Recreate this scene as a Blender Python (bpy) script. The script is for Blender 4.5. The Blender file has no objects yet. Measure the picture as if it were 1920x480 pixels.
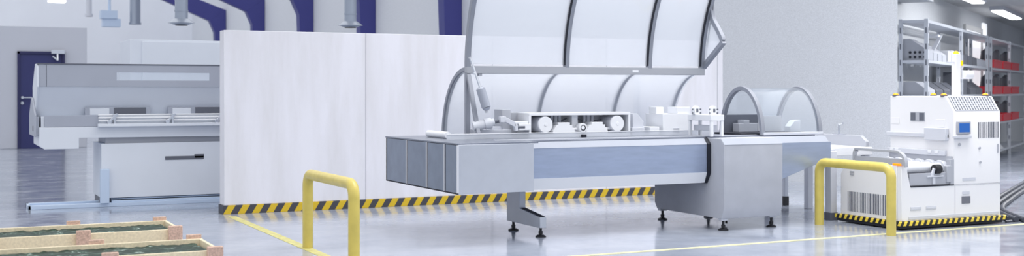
import bpy, bmesh, math, random
from mathutils import Vector, Matrix
random.seed(4)
sc = bpy.context.scene
COL = sc.collection

# ------------------------------------------------------------------ camera, world, light, exposure
cam_d = bpy.data.cameras.new('camera'); cam = bpy.data.objects.new('camera', cam_d); COL.objects.link(cam)
cam.location = (0, 0, 1.5)
cam.rotation_euler = (math.radians(90), 0, -math.atan(1080/2190))
cam_d.sensor_width = 36; cam_d.lens = 36*2190/1920
cam_d.shift_y = -70/1920
cam_d.clip_end = 300
cam_d.dof.use_dof = True; cam_d.dof.focus_distance = 11.8; cam_d.dof.aperture_fstop = 2.0
sc.camera = cam

w = bpy.data.worlds.new('world'); sc.world = w; w.use_nodes = True
nt = w.node_tree; nt.nodes.clear()
wo = nt.nodes.new('ShaderNodeOutputWorld'); bg = nt.nodes.new('ShaderNodeBackground')
tc = nt.nodes.new('ShaderNodeTexCoord'); sx = nt.nodes.new('ShaderNodeSeparateXYZ'); cr = nt.nodes.new('ShaderNodeValToRGB')
nt.links.new(tc.outputs['Generated'], sx.inputs[0]); nt.links.new(sx.outputs['Z'], cr.inputs[0])
cr.color_ramp.elements[0].position = 0.0; cr.color_ramp.elements[0].color = (.42, .455, .52, 1)
cr.color_ramp.elements[1].position = 0.75; cr.color_ramp.elements[1].color = (1.0, 1.0, 1.0, 1)
e = cr.color_ramp.elements.new(.22); e.color = (.75, .775, .82, 1)
nt.links.new(cr.outputs[0], bg.inputs[0]); bg.inputs[1].default_value = 1.0
nt.links.new(bg.outputs[0], wo.inputs[0])

overhead_d = bpy.data.lights.new('overhead_light', 'AREA'); overhead = bpy.data.objects.new('overhead_light', overhead_d); COL.objects.link(overhead)  # unseen overhead light, added to brighten the floor more than the walls
overhead_d.shape = 'RECTANGLE'; overhead_d.size = 7; overhead_d.size_y = 5.5; overhead_d.spread = math.radians(95); overhead_d.energy = 205; overhead_d.color = (1, .99, .98)
overhead.location = (8.2, 9.4, 7.8); overhead.rotation_euler = (math.radians(8), math.radians(4), 0)

st_d = bpy.data.lights.new('storage_fill', 'AREA'); st = bpy.data.objects.new('storage_fill', st_d); COL.objects.link(st)  # added fill light brightening the storage area from out of view
st_d.shape = 'RECTANGLE'; st_d.size = 3.4; st_d.size_y = .3; st_d.energy = 260
st.location = (17.2, 12.7, 3.19); st.rotation_euler = (math.radians(8), 0, math.radians(33.8))

sc.view_settings.view_transform = 'Standard'; sc.view_settings.look = 'None'
sc.view_settings.gamma = 1; sc.view_settings.use_curve_mapping = False
sc.view_settings.exposure = 0.45

# ------------------------------------------------------------------ materials
def lin(c):
    return tuple((v/255/12.92 if v/255 <= .04045 else ((v/255+.055)/1.055)**2.4) for v in c) + (1,)
def base(name):
    m = bpy.data.materials.new(name); m.use_nodes = True
    return m, m.node_tree, m.node_tree.nodes['Principled BSDF']
def mat(name, rgb, rough=.5, metal=0, var=0, scale=6, bump=0, bscale=60, spec=.5, emit=None, estr=0, stretch=(1,1,1)):
    m, t, b = base(name)
    b.inputs['Roughness'].default_value = rough; b.inputs['Metallic'].default_value = metal
    b.inputs['Specular IOR Level'].default_value = spec
    c = lin(rgb)
    b.inputs['Base Color'].default_value = c
    if var or bump:
        co = t.nodes.new('ShaderNodeTexCoord'); mp = t.nodes.new('ShaderNodeMapping'); mp.inputs['Scale'].default_value = stretch
        t.links.new(co.outputs['Object'], mp.inputs[0])
    if var:
        n = t.nodes.new('ShaderNodeTexNoise'); n.inputs['Scale'].default_value = scale; n.inputs['Detail'].default_value = 6
        r = t.nodes.new('ShaderNodeValToRGB'); r.color_ramp.elements[0].position = .3; r.color_ramp.elements[1].position = .7
        r.color_ramp.elements[0].color = tuple(v*(1-var) for v in c[:3])+(1,); r.color_ramp.elements[1].color = tuple(min(1, v*(1+var*.6)) for v in c[:3])+(1,)
        t.links.new(mp.outputs[0], n.inputs['Vector']); t.links.new(n.outputs[0], r.inputs[0]); t.links.new(r.outputs[0], b.inputs['Base Color'])
    if bump:
        n2 = t.nodes.new('ShaderNodeTexNoise'); n2.inputs['Scale'].default_value = bscale; n2.inputs['Detail'].default_value = 4
        bp = t.nodes.new('ShaderNodeBump'); bp.inputs['Strength'].default_value = bump; bp.inputs['Distance'].default_value = .01
        t.links.new(mp.outputs[0], n2.inputs['Vector']); t.links.new(n2.outputs[0], bp.inputs['Height']); t.links.new(bp.outputs[0], b.inputs['Normal'])
    if emit:
        b.inputs['Emission Color'].default_value = lin(emit); b.inputs['Emission Strength'].default_value = estr
    return m
def glass(name, tint=(.97,.98,1), haze=.16, haze_col=(238,242,250), gloss=1.0):
    m, t, b = base(name); t.nodes.remove(b)
    out = t.nodes['Material Output']
    tr = t.nodes.new('ShaderNodeBsdfTransparent'); tr.inputs[0].default_value = tint+(1,)
    df = t.nodes.new('ShaderNodeBsdfDiffuse'); df.inputs[0].default_value = lin(haze_col)
    tl = t.nodes.new('ShaderNodeBsdfTranslucent'); tl.inputs[0].default_value = lin(haze_col)
    md = t.nodes.new('ShaderNodeMixShader'); md.inputs[0].default_value = .5
    t.links.new(df.outputs[0], md.inputs[1]); t.links.new(tl.outputs[0], md.inputs[2])
    m1 = t.nodes.new('ShaderNodeMixShader'); m1.inputs[0].default_value = haze  # white haze mixed in to lighten the pane
    t.links.new(tr.outputs[0], m1.inputs[1]); t.links.new(md.outputs[0], m1.inputs[2])
    gl = t.nodes.new('ShaderNodeBsdfGlossy'); gl.inputs['Roughness'].default_value = .03
    lw = t.nodes.new('ShaderNodeLayerWeight'); pw = t.nodes.new('ShaderNodeMath'); pw.operation = 'POWER'; pw.inputs[1].default_value = 4
    t.links.new(lw.outputs['Facing'], pw.inputs[0])
    mu = t.nodes.new('ShaderNodeMath'); mu.operation = 'MULTIPLY_ADD'; mu.inputs[1].default_value = .5*gloss; mu.inputs[2].default_value = .035*gloss
    t.links.new(pw.outputs[0], mu.inputs[0])
    m2 = t.nodes.new('ShaderNodeMixShader'); t.links.new(mu.outputs[0], m2.inputs[0])
    t.links.new(m1.outputs[0], m2.inputs[1]); t.links.new(gl.outputs[0], m2.inputs[2])
    t.links.new(m2.outputs[0], out.inputs[0])
    return m
def stripes(name, period, slope, ca, cb, duty=.5, axis='X', rough=.5, wear=.15):
    """diagonal warning stripes running along an object axis"""
    m, t, b = base(name); b.inputs['Roughness'].default_value = rough
    co = t.nodes.new('ShaderNodeTexCoord'); s = t.nodes.new('ShaderNodeSeparateXYZ'); t.links.new(co.outputs['Object'], s.inputs[0])
    def mth(op, a, bb):
        n = t.nodes.new('ShaderNodeMath'); n.operation = op
        for i, q in enumerate((a, bb)):
            if isinstance(q, (int, float)): n.inputs[i].default_value = q
            elif q is not None: t.links.new(q, n.inputs[i])
        return n.outputs[0]
    if axis == 'X': u = s.outputs['X']
    elif axis == 'Y': u = s.outputs['Y']
    else: u = mth('ADD', s.outputs['X'], mth('MULTIPLY', s.outputs['Y'], -1))
    f = mth('FRACT', mth('DIVIDE', mth('SUBTRACT', u, mth('MULTIPLY', s.outputs['Z'], slope)), period), None)
    g = mth('LESS_THAN', f, duty)
    n = t.nodes.new('ShaderNodeTexNoise'); n.inputs['Scale'].default_value = 90; t.links.new(co.outputs['Object'], n.inputs['Vector'])
    mx = t.nodes.new('ShaderNodeMix'); mx.data_type = 'RGBA'
    mx.inputs['A'].default_value = lin(cb); mx.inputs['B'].default_value = lin(ca); t.links.new(g, mx.inputs['Factor'])
    mm = t.nodes.new('ShaderNodeMix'); mm.data_type = 'RGBA'; mm.blend_type = 'MULTIPLY'; mm.inputs['Factor'].default_value = wear*2
    t.links.new(mx.outputs['Result'], mm.inputs['A']); t.links.new(n.outputs['Color'], mm.inputs['B'])
    t.links.new(mm.outputs['Result'], b.inputs['Base Color'])
    return m
def concrete_wall(name, rgb):
    m, t, b = base(name); b.inputs['Roughness'].default_value = .75; b.inputs['Specular IOR Level'].default_value = .25
    co = t.nodes.new('ShaderNodeTexCoord')
    mp = t.nodes.new('ShaderNodeMapping'); mp.inputs['Scale'].default_value = (2.2, 1, .35); t.links.new(co.outputs['Object'], mp.inputs[0])
    n = t.nodes.new('ShaderNodeTexNoise'); n.inputs['Scale'].default_value = 1.6; n.inputs['Detail'].default_value = 9; n.inputs['Roughness'].default_value = .62
    t.links.new(mp.outputs[0], n.inputs['Vector'])
    r = t.nodes.new('ShaderNodeValToRGB'); c = lin(rgb); r.color_ramp.elements[0].position = .32; r.color_ramp.elements[1].position = .62
    r.color_ramp.elements[0].color = (c[0]*.89, c[1]*.885, c[2]*.865, 1); r.color_ramp.elements[1].color = c
    t.links.new(n.outputs[0], r.inputs[0]); t.links.new(r.outputs[0], b.inputs['Base Color'])
    n2 = t.nodes.new('ShaderNodeTexNoise'); n2.inputs['Scale'].default_value = 14; n2.inputs['Detail'].default_value = 8; t.links.new(co.outputs['Object'], n2.inputs['Vector'])
    bp = t.nodes.new('ShaderNodeBump'); bp.inputs['Strength'].default_value = .12; bp.inputs['Distance'].default_value = .01
    t.links.new(n2.outputs[0], bp.inputs['Height']); t.links.new(bp.outputs[0], b.inputs['Normal'])
    return m
def floor_mat():
    m, t, b = base('polished_concrete_floor')
    b.inputs['Specular IOR Level'].default_value = .55
    co = t.nodes.new('ShaderNodeTexCoord')
    n = t.nodes.new('ShaderNodeTexNoise'); n.inputs['Scale'].default_value = .9; n.inputs['Detail'].default_value = 10; n.inputs['Roughness'].default_value = .65
    t.links.new(co.outputs['Object'], n.inputs['Vector'])
    r = t.nodes.new('ShaderNodeValToRGB'); r.color_ramp.elements[0].position = .3; r.color_ramp.elements[1].position = .68
    r.color_ramp.elements[0].color = lin((136,145,163)); r.color_ramp.elements[1].color = lin((174,180,193))
    t.links.new(n.outputs[0], r.inputs[0]); t.links.new(r.outputs[0], b.inputs['Base Color'])
    n2 = t.nodes.new('ShaderNodeTexNoise'); n2.inputs['Scale'].default_value = 3; n2.inputs['Detail'].default_value = 8
    t.links.new(co.outputs['Object'], n2.inputs['Vector'])
    r2 = t.nodes.new('ShaderNodeMapRange'); r2.inputs['From Min'].default_value = .3; r2.inputs['From Max'].default_value = .7
    r2.inputs['To Min'].default_value = .07; r2.inputs['To Max'].default_value = .20
    t.links.new(n2.outputs[0], r2.inputs[0]); t.links.new(r2.outputs[0], b.inputs['Roughness'])
    n3 = t.nodes.new('ShaderNodeTexNoise'); n3.inputs['Scale'].default_value = 2.5; n3.inputs['Detail'].default_value = 5; t.links.new(co.outputs['Object'], n3.inputs['Vector'])
    bp = t.nodes.new('ShaderNodeBump'); bp.inputs['Strength'].default_value = .04; bp.inputs['Distance'].default_value = .02
    t.links.new(n3.outputs[0], bp.inputs['Height']); t.links.new(bp.outputs[0], b.inputs['Normal'])
    return m
def marble():
    m, t, b = base('dark_green_stone'); b.inputs['Roughness'].default_value = .5; b.inputs['Specular IOR Level'].default_value = .2
    co = t.nodes.new('ShaderNodeTexCoord'); mp = t.nodes.new('ShaderNodeMapping'); mp.inputs['Scale'].default_value = (1, 2.2, 1); t.links.new(co.outputs['Object'], mp.inputs[0])
    n = t.nodes.new('ShaderNodeTexNoise'); n.inputs['Scale'].default_value = 9; n.inputs['Detail'].default_value = 8; n.inputs['Roughness'].default_value = .7; n.inputs['Distortion'].default_value = 1.2
    t.links.new(mp.outputs[0], n.inputs['Vector'])
    r = t.nodes.new('ShaderNodeValToRGB'); r.color_ramp.elements[0].position = .48; r.color_ramp.elements[0].color = lin((22,46,38))
    r.color_ramp.elements[1].position = .66; r.color_ramp.elements[1].color = lin((190,206,198)); q = r.color_ramp.elements.new(.58); q.color = lin((44,78,66))
    t.links.new(n.outputs[0], r.inputs[0]); t.links.new(r.outputs[0], b.inputs['Base Color'])
    return m

M = {}
M['floor'] = floor_mat()
M['concrete'] = concrete_wall('pale_concrete', (226,226,234))
M['plaster'] = mat('rough_plaster', (220,223,229), .8, var=.10, scale=60, bump=.55, bscale=70)
M['hallwall'] = mat('hall_paint', (240,243,250), .7, var=.03, scale=.5)
M['office'] = mat('grey_paint', (198,201,211), .6, var=.03, scale=.6)
M['store'] = mat('store_grey_plaster', (184,187,192), .8, var=.10, scale=60, bump=.4, bscale=70)
M['ceil'] = mat('store_ceiling', (190,191,192), .8, var=.03, scale=1)
M['seam'] = mat('seam_grey', (176,178,186), .8)
M['hazard'] = stripes('hazard_paint', .176, .62, (225,190,40), (70,70,78))
M['hazard_side'] = stripes('hazard_paint_end', .09, .3, (225,200,90), (70,70,78), axis='Y')
M['agvhaz'] = stripes('hazard_skirt', .083, 0.5, (245,215,70), (18,17,18), axis='D', rough=.35, wear=.06)
M['blue'] = mat('indigo_steel', (62,64,134), .45, var=.04, scale=1)
M['door'] = mat('indigo_door', (46,50,104), .4, var=.03, scale=2)
M['doorframe'] = mat('indigo_frame', (38,40,86), .4)
M['steel'] = mat('brushed_steel', (160,172,196), .28, .4, var=.07, scale=5, stretch=(1,1,6))
M['steel2'] = mat('satin_steel', (186,191,202), .38, .3, var=.04, scale=7)
M['cabinet'] = mat('cabinet_steel', (180,183,192), .5, 0, var=.05, scale=6, spec=.15)
M['chamfer'] = mat('chamfer_grey', (163,168,180), .6, spec=.1, var=.03)
M['shadepanel'] = mat('shaded_panel', (128,138,156), .4, .35, var=.10, scale=7)  # darker grey: shade of the end face turned from the light, in the colour
M['deck'] = mat('deck_grey', (126,132,146), .3, .4, var=.05, scale=5)
M['frame'] = mat('hood_frame_grey', (146,150,161), .4, .3)
M['rail'] = mat('hood_rail_grey', (170,173,181), .45, .15)
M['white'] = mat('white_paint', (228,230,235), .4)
M['agv'] = mat('robot_white', (235,235,238), .32)
M['lightgrey'] = mat('light_grey_paint', (205,208,217), .4)
M['midgrey'] = mat('mid_grey_paint', (176,179,188), .4, .1)
M['dark'] = mat('black_rubber', (22,24,32), .5)
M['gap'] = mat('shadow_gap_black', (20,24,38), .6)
M['darkgrey'] = mat('dark_grey', (96,100,112), .45)
M['chrome'] = mat('chrome', (210,214,222), .15, .95)
M['yellow'] = mat('guard_yellow', (208,190,98), .3, var=.10, scale=9)
M['line'] = mat('floor_line_paint', (200,194,124), .5, var=.25, scale=14)
M['line2'] = mat('faded_floor_line', (208,206,166), .5, var=.2, scale=14)
M['wood'] = mat('chip_board', (236,222,192), .7, var=.13, scale=55)
M['osb'] = mat('strand_board', (212,180,164), .8, var=.28, scale=70, bump=.3)
M['marble'] = marble()
M['machwhite'] = mat('machine_white', (222,227,236), .35, .1, var=.02, scale=3)
M['machgrey'] = mat('machine_grey', (170,175,188), .35, .2, var=.03, scale=3)
M['blueish'] = mat('machine_ice_blue', (196,212,234), .35, .1)
M['glass'] = glass('hazed_glass', tint=(.98,.985,1), haze=.5, haze_col=(244,247,252))  # bright wash over the hood glass, put into its colour as pale haze
M['glass2'] = glass('dome_glass', tint=(.95,.97,.99), haze=.10, gloss=1.2)
M['tint'] = glass('grey_tinted_glass', tint=(.5,.53,.58), haze=.5, haze_col=(160,165,178))
M['orange'] = mat('amber_lens', (255,150,20), .2, emit=(255,140,10), estr=.5)
M['yellowlens'] = mat('yellow_lens', (250,200,20), .2, emit=(250,190,10), estr=.35)
M['screen'] = mat('blue_screen', (20,70,140), .2, emit=(30,95,170), estr=.45)
M['lamp'] = mat('lamp_diffuser', (255,255,255), .4, emit=(255,255,255), estr=5.5)
M['window'] = mat('lit_window', (240,242,245), .4, emit=(240,243,248), estr=.5)
M['red'] = mat('red_plastic', (190,36,50), .4)
M['shelf'] = mat('shelf_grey_steel', (192,196,204), .4, .3)
M['bin'] = mat('grey_bin', (160,163,172), .5)
M['binlight'] = mat('pale_box', (196,198,204), .5)
M['bindark'] = mat('dark_bin', (80,83,92), .5)
M['cable'] = mat('cable_cover', (60,64,76), .5)
M['duct'] = mat('duct_steel', (160,168,182), .3, .7)
M['mesh'] = mat('vent_mesh', (110,113,124), .6)

# ------------------------------------------------------------------ mesh helpers (world coordinates in)
class MB:
    def __init__(s): s.bm = bmesh.new()
    def box(s, x0, x1, y0, y1, z0, z1, f=None):
        c = [(x, y, z) for z in (z0, z1) for y in (y0, y1) for x in (x0, x1)]
        if f: c = [f(*p) for p in c]
        v = [s.bm.verts.new(p) for p in c]
        for q in ((0,2,3,1),(4,5,7,6),(0,1,5,4),(2,6,7,3),(0,4,6,2),(1,3,7,5)): s.bm.faces.new([v[i] for i in q])
        return s
    def prism(s, pts, a0, a1, axis='X', f=None):
        """polygon extruded along axis: X -> pts are (y,z); Y -> (x,z); Z -> (x,y)"""
        def mk(p, a): 
            q = {'X': (a, p[0], p[1]), 'Y': (p[0], a, p[1]), 'Z': (p[0], p[1], a)}[axis]
            return f(*q) if f else q
        v0 = [s.bm.verts.new(mk(p, a0)) for p in pts]; v1 = [s.bm.verts.new(mk(p, a1)) for p in pts]
        s.bm.faces.new(v0); s.bm.faces.new(v1[::-1])
        n = len(pts)
        for i in range(n): s.bm.faces.new((v0[i], v1[i], v1[(i+1) % n], v0[(i+1) % n]))
        return s
    def strip(s, outer, inner, a0, a1, axis='X', f=None):
        """band between two open outlines, extruded"""
        n = len(outer)
        def mk(p, a):
            q = {'X': (a, p[0], p[1]), 'Y': (p[0], a, p[1]), 'Z': (p[0], p[1], a)}[axis]
            return f(*q) if f else q
        A = [[s.bm.verts.new(mk(p, a)) for p in L] for a in (a0, a1) for L in (outer, inner)]
        o0, i0, o1, i1 = A
        for k in range(n-1):
            s.bm.faces.new((o0[k], o0[k+1], i0[k+1], i0[k])); s.bm.faces.new((o1[k], i1[k], i1[k+1], o1[k+1]))
            s.bm.faces.new((o0[k], o1[k], o1[k+1], o0[k+1])); s.bm.faces.new((i0[k], i0[k+1], i1[k+1], i1[k]))
        s.bm.faces.new((o0[0], i0[0], i1[0], o1[0])); s.bm.faces.new((o0[-1], o1[-1], i1[-1], i0[-1]))
        return s
    def cyl(s, p0, p1, r, r1=None, n=24):
        p0, p1 = Vector(p0), Vector(p1); d = (p1-p0); L = d.length
        r1 = r if r1 is None else r1
        q = Vector((0,0,1)).rotation_difference(d.normalized())
        res = bmesh.ops.create_cone(s.bm, cap_ends=True, segments=n, radius1=r, radius2=r1, depth=L,
                                    matrix=Matrix.Translation((p0+p1)/2) @ q.to_matrix().to_4x4())
        return s
    def bar(s, p0, p1, w, h, up=(0,0,1)):
        p0, p1 = Vector(p0), Vector(p1); d = (p1-p0).normalized(); u = Vector(up)
        a = d.cross(u).normalized(); b = a.cross(d)
        v = [s.bm.verts.new(p + a*i*w/2 + b*j*h/2) for p in (p0, p1) for i, j in ((-1,-1),(1,-1),(1,1),(-1,1))]
        for q in ((3,2,1,0),(4,5,6,7),(0,1,5,4),(1,2,6,5),(2,3,7,6),(3,0,4,7)): s.bm.faces.new([v[i] for i in q])
        return s
    def tube(s, path, r, n=20):
        path = [Vector(p) for p in path]; rings = []
        t = (path[1]-path[0]).normalized(); nrm = t.orthogonal().normalized()
        for i, p in enumerate(path):
            tt = ((path[min(i+1, len(path)-1)]-p).normalized() + (p-path[max(i-1, 0)]).normalized()).normalized()
            nrm = (nrm - tt*nrm.dot(tt)).normalized(); b = tt.cross(nrm)
            rings.append([s.bm.verts.new(p + (nrm*math.cos(2*math.pi*k/n) + b*math.sin(2*math.pi*k/n))*r) for k in range(n)])
        for a, c in zip(rings, rings[1:]):
            for k in range(n): s.bm.faces.new((a[k], a[(k+1) % n], c[(k+1) % n], c[k]))
        s.bm.faces.new(rings[0][::-1]); s.bm.faces.new(rings[-1])
        return s
    def dome(s, c, r, h, n=20, m=6):
        c = Vector(c); prev = [s.bm.verts.new(c+Vector((r*math.cos(2*math.pi*k/n), r*math.sin(2*math.pi*k/n), 0))) for k in range(n)]
        s.bm.faces.new(prev[::-1])
        for j in range(1, m):
            a = j/m*math.pi/2
            cur = [s.bm.verts.new(c+Vector((r*math.cos(a)*math.cos(2*math.pi*k/n), r*math.cos(a)*math.sin(2*math.pi*k/n), h*math.sin(a)))) for k in range(n)]
            for k in range(n): s.bm.faces.new((prev[k], prev[(k+1) % n], cur[(k+1) % n], cur[k]))
            prev = cur
        top = s.bm.verts.new(c+Vector((0,0,h)))
        for k in range(n): s.bm.faces.new((prev[k], prev[(k+1) % n], top))
        return s
ORG = {}
def obj(name, mb, m, parent=None, bevel=.004, smooth=True, loc=None, stuff=False):
    bm = mb.bm; bmesh.ops.recalc_face_normals(bm, faces=bm.faces)
    if parent is not None: org = ORG[parent.name]
    elif loc is not None: org = Vector(loc)
    else:
        xs = [v.co for v in bm.verts]
        org = Vector(((min(c.x for c in xs)+max(c.x for c in xs))/2, (min(c.y for c in xs)+max(c.y for c in xs))/2, min(c.z for c in xs)))
    for v in bm.verts: v.co -= org
    me = bpy.data.meshes.new(name); bm.to_mesh(me); bm.free()
    me.materials.append(M[m])
    o = bpy.data.objects.new(name, me); COL.objects.link(o)
    if parent is None: o.location = org
    else: o.parent = parent
    ORG[o.name] = org
    if bevel:
        b = o.modifiers.new('bevel', 'BEVEL'); b.width = bevel; b.segments = 2; b.limit_method = 'ANGLE'; b.angle_limit = math.radians(38)
    if smooth:
        for p in me.polygons: p.use_smooth = True
        try:
            me.set_sharp_from_angle(angle=math.radians(35))
        except Exception: pass
    return o
def thing(name, label, cat, loc, group=None):
    o = bpy.data.objects.new(name, None); COL.objects.link(o); o.location = loc; o.empty_display_size = .1
    ORG[o.name] = Vector(loc)
    o['label'] = label; o['category'] = cat
    if group: o['group'] = group
    return o
def tag(o, label, cat, group=None):
    o['label'] = label; o['category'] = cat
    if group: o['group'] = group
    return o
def struct(name, mb, m, parent=None, **k):
    o = obj(name, mb, m, parent, **k)
    if parent is None: o['kind'] = 'structure'
    return o
def dup(src, delta):
    """copy of a thing, its parts and their sub-parts, moved by delta"""
    r = src.copy(); COL.objects.link(r); r.location = src.location + Vector(delta)
    def kids(a, b):
        for c in list(a.children):
            d = c.copy(); COL.objects.link(d); d.parent = b; kids(c, d)
    kids(src, r)
    return r
def arc(cy, cz, ry, rz, a0, a1, n=24):
    return [(cy+ry*math.cos(math.radians(a0+(a1-a0)*i/n)), cz+rz*math.sin(math.radians(a0+(a1-a0)*i/n))) for i in range(n+1)]

# ------------------------------------------------------------------ the setting
struct('floor', MB().box(-25, 60, -12, 75, -.2, 0), 'floor', bevel=0, loc=(0,0,0))
# hall behind
struct('wall_back', MB().box(-25, 13.1, 66, 66.4, 0, 13), 'hallwall', bevel=0)
wl = struct('wall_left', MB().box(-9, 3.583, 32.7, 40, 0, 3.17), 'office', bevel=.01)
# long side wall, rough plaster, on the right of the hall
struct('wall_right', MB().prism([(12.75,12.965),(13.1,13.42),(13.1,66),(12.75,66)], 0, 13, 'Z'), 'plaster', bevel=0)
# free-standing concrete partition
wp = struct('wall_middle', MB().box(3.13, 10.53, 14.24, 14.475, .105, 2.235), 'concrete', bevel=.006)
bb = struct('baseboard_middle', MB().box(3.115, 10.54, 14.225, 14.48, 0, .105), 'hazard', bevel=.003, loc=(3.115,14.225,0))
for i, x in enumerate((4.936, 6.726, 8.513, 10.43)):
    struct('trim_%d' % (i+1), MB().box(x-.004, x+.004, 14.236, 14.24, .105, 2.235), 'seam', bevel=0)
# painted floor lines
struct('trim_5', MB().box(3.11, 3.21, 4.0, 13.95, 0, .003), 'line', bevel=0)
struct('trim_6', MB().box(5.0, 24.0, 9.19, 9.265, 0, .003), 'line2', bevel=0)

# storage area: its own direction, turned against the hall
U = Vector((.831, .557, 0)).normalized(); V = Vector((-U.y, U.x, 0)); O = Vector((14.32, 13.9, 0))
def S(t, v, z): 
    p = O + U*t + V*v; return (p.x, p.y, z)
struct('wall_store', MB().box(-1.08, 20, .62, .9, 0, 3.5, f=S), 'store', bevel=0)
struct('wall_end', MB().box(19.0, 19.3, -12, .7, 0, 3.5, f=S), 'store', bevel=0)
ce = MB(); ce.prism([(12.76, 12.97)] + [S(t, v, 0)[:2] for t, v in ((-1.3, .75), (19.2, .75), (19.2, -3.4), (3, -3.4), (1.0, -2.0))], 3.3, 3.5, 'Z')
struct('ceiling', ce, 'ceil', bevel=0)
struct('trim_7', MB().box(-1.2, 1.05, .1, .62, 3.0, 3.3, f=S), 'store', bevel=.01)
wn = struct('window_1', MB().box(7.55, 9.85, .60, .64, .7, 2.86, f=S), 'window', bevel=.004)
obj('window_frame', MB().box(7.45, 7.55, .56, .66, .6, 2.96, f=S).box(9.85, 9.95, .56, .66, .6, 2.96, f=S).box(7.55, 9.85, .56, .66, 2.86, 2.96, f=S).box(7.55, 9.85, .56, .66, .6, .7, f=S), 'ceil', wn)
struct('window_2', MB().box(10.15, 10.75, .58, .64, .2, 3.12, f=S), 'window', bevel=.004)
struct('trim_8', MB().box(1.0, 19, -3.45, -3.25, 0, .003, f=S), 'line', bevel=0)

# door in the office block
d1 = struct('door_1', MB().box(1.93, 2.97, 32.66, 32.72, 0, 2.45), 'door', bevel=.005)
obj('door_frame', MB().box(1.88, 1.94, 32.62, 32.72, 0, 2.52).box(2.96, 3.03, 32.62, 32.72, 0, 2.52).box(1.88, 3.03, 32.62, 32.72, 2.45, 2.52), 'doorframe', d1)
obj('door_handle', MB().cyl((2.0,32.66,1.32),(2.0,32.58,1.32),.035).bar((2.0,32.58,1.32),(2.22,32.58,1.32),.03,.03).cyl((2.0,32.66,1.18),(2.0,32.63,1.18),.04), 'chrome', d1)
obj('door_closer', MB().box(2.69, 3.02, 32.52, 32.62, 2.46, 2.56).bar((2.84,32.55,2.46),(2.84,32.5,2.28),.04,.04).bar((2.84,32.5,2.30),(2.74,32.6,2.40),.05,.04), 'chrome', d1)

# ------------------------------------------------------------------ blue portal frames along the hall wall
cols = [57.5, 49.97, 42.74, 35.8, 28.9]
names = ['indigo portal frame farthest down the hall, left end of the row', 'indigo portal frame second from the left end of the row',
         'indigo column in the middle of the row, left of the right-hand exhaust duct', 'indigo column just right of the right-hand exhaust duct',
         'nearest indigo column, just left of the raised glass hood']
for k, y in enumerate(cols):
    t = thing('portal_frame', names[k], 'steel frame', (12.45, y, 0), 'indigo portal frames of the hall')
    zk = 5.45
    obj('column', MB().prism([(12.36,0),(12.74,0),(12.74,zk),(11.95,zk-.55),(12.2,zk-1.1)], y, y+.42, 'Y'), 'blue', t)
    obj('rafter', MB().prism([(12.74,zk),(11.95,zk-.55),(7.0,zk+1.6),(7.0,zk+2.1)], y+.02, y+.40, 'Y'), 'blue', t)
# hall ceiling lamp, ducts and small fittings
t = thing('exhaust_duct', 'grey exhaust duct with flared end above the left machine', 'duct', (3.06, 16.6, 2.45), 'hanging exhaust ducts')
obj('pipe', MB().cyl((3.06,16.6,2.49),(3.06,16.6,4.2),.088).cyl((3.06,16.6,2.6),(3.06,16.6,2.62),.094), 'duct', t, bevel=0)
obj('flange', MB().cyl((3.06,16.6,2.44),(3.06,16.6,2.50),.185,.10).cyl((3.06,16.6,2.415),(3.06,16.6,2.44),.10,.16), 'duct', t, bevel=0)
obj('mouth', MB().cyl((3.06,16.6,2.405),(3.06,16.6,2.42),.085), 'dark', t, bevel=0)
t2 = dup(t, (2.47, 0.05, .03)); t2['label'] = 'grey exhaust duct with flared end hanging over the concrete partition'
t = thing('high_bay_lamp', 'white high bay lamp glowing at the upper left', 'lamp', (3.45, 40, 4.3))
obj('housing', MB().box(3.05, 3.75, 39.8, 40.2, 4.42, 4.56), 'lightgrey', t)
obj('diffuser', MB().box(3.22, 3.72, 39.82, 40.18, 4.33, 4.42), 'lamp', t)
obj('hanger', MB().cyl((3.4,40,4.56),(3.4,40,8),.02), 'lightgrey', t, bevel=0)
o = obj('air_vent_box', MB().box(5.42, 6.0, 45, 45.5, 4.15, 4.45).box(5.5, 6.12, 45.05, 45.6, 3.86, 4.15).cyl((5.75,45.3,4.4),(5.75,45.3,8),.05), 'blueish'); tag(o, 'pale blurred air vent box hanging in the hall', 'vent')
o = obj('hanging_duct', MB().cyl((6.62,45,3.95),(6.62,45,8),.19).cyl((6.62,45,3.95),(6.62,45,4.02),.22), 'duct', bevel=0); tag(o, 'blurred steel pipe hanging right of the air vent box', 'pipe')
o = obj('hanging_duct', MB().cyl((5.0,45,4.2),(5.0,45,8),.10).cyl((5.0,45,4.2),(5.0,45,4.3),.14), 'lightgrey', bevel=0); tag(o, 'thin blurred grey pipe hanging left of the air vent box', 'pipe')

# white tall enclosure behind the left machine
t = thing('tall_cabinet', 'white tall panel cabinet standing behind the left machine', 'cabinet', (3.2, 19.5, 0))
obj('body', MB().box(2.75, 4.8, 19.2, 20.4, .0, 2.31), 'machwhite', t)
obj('front_panel', MB().box(2.93, 4.78, 19.17, 19.2, .05, 2.28), 'machwhite', t)

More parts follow.
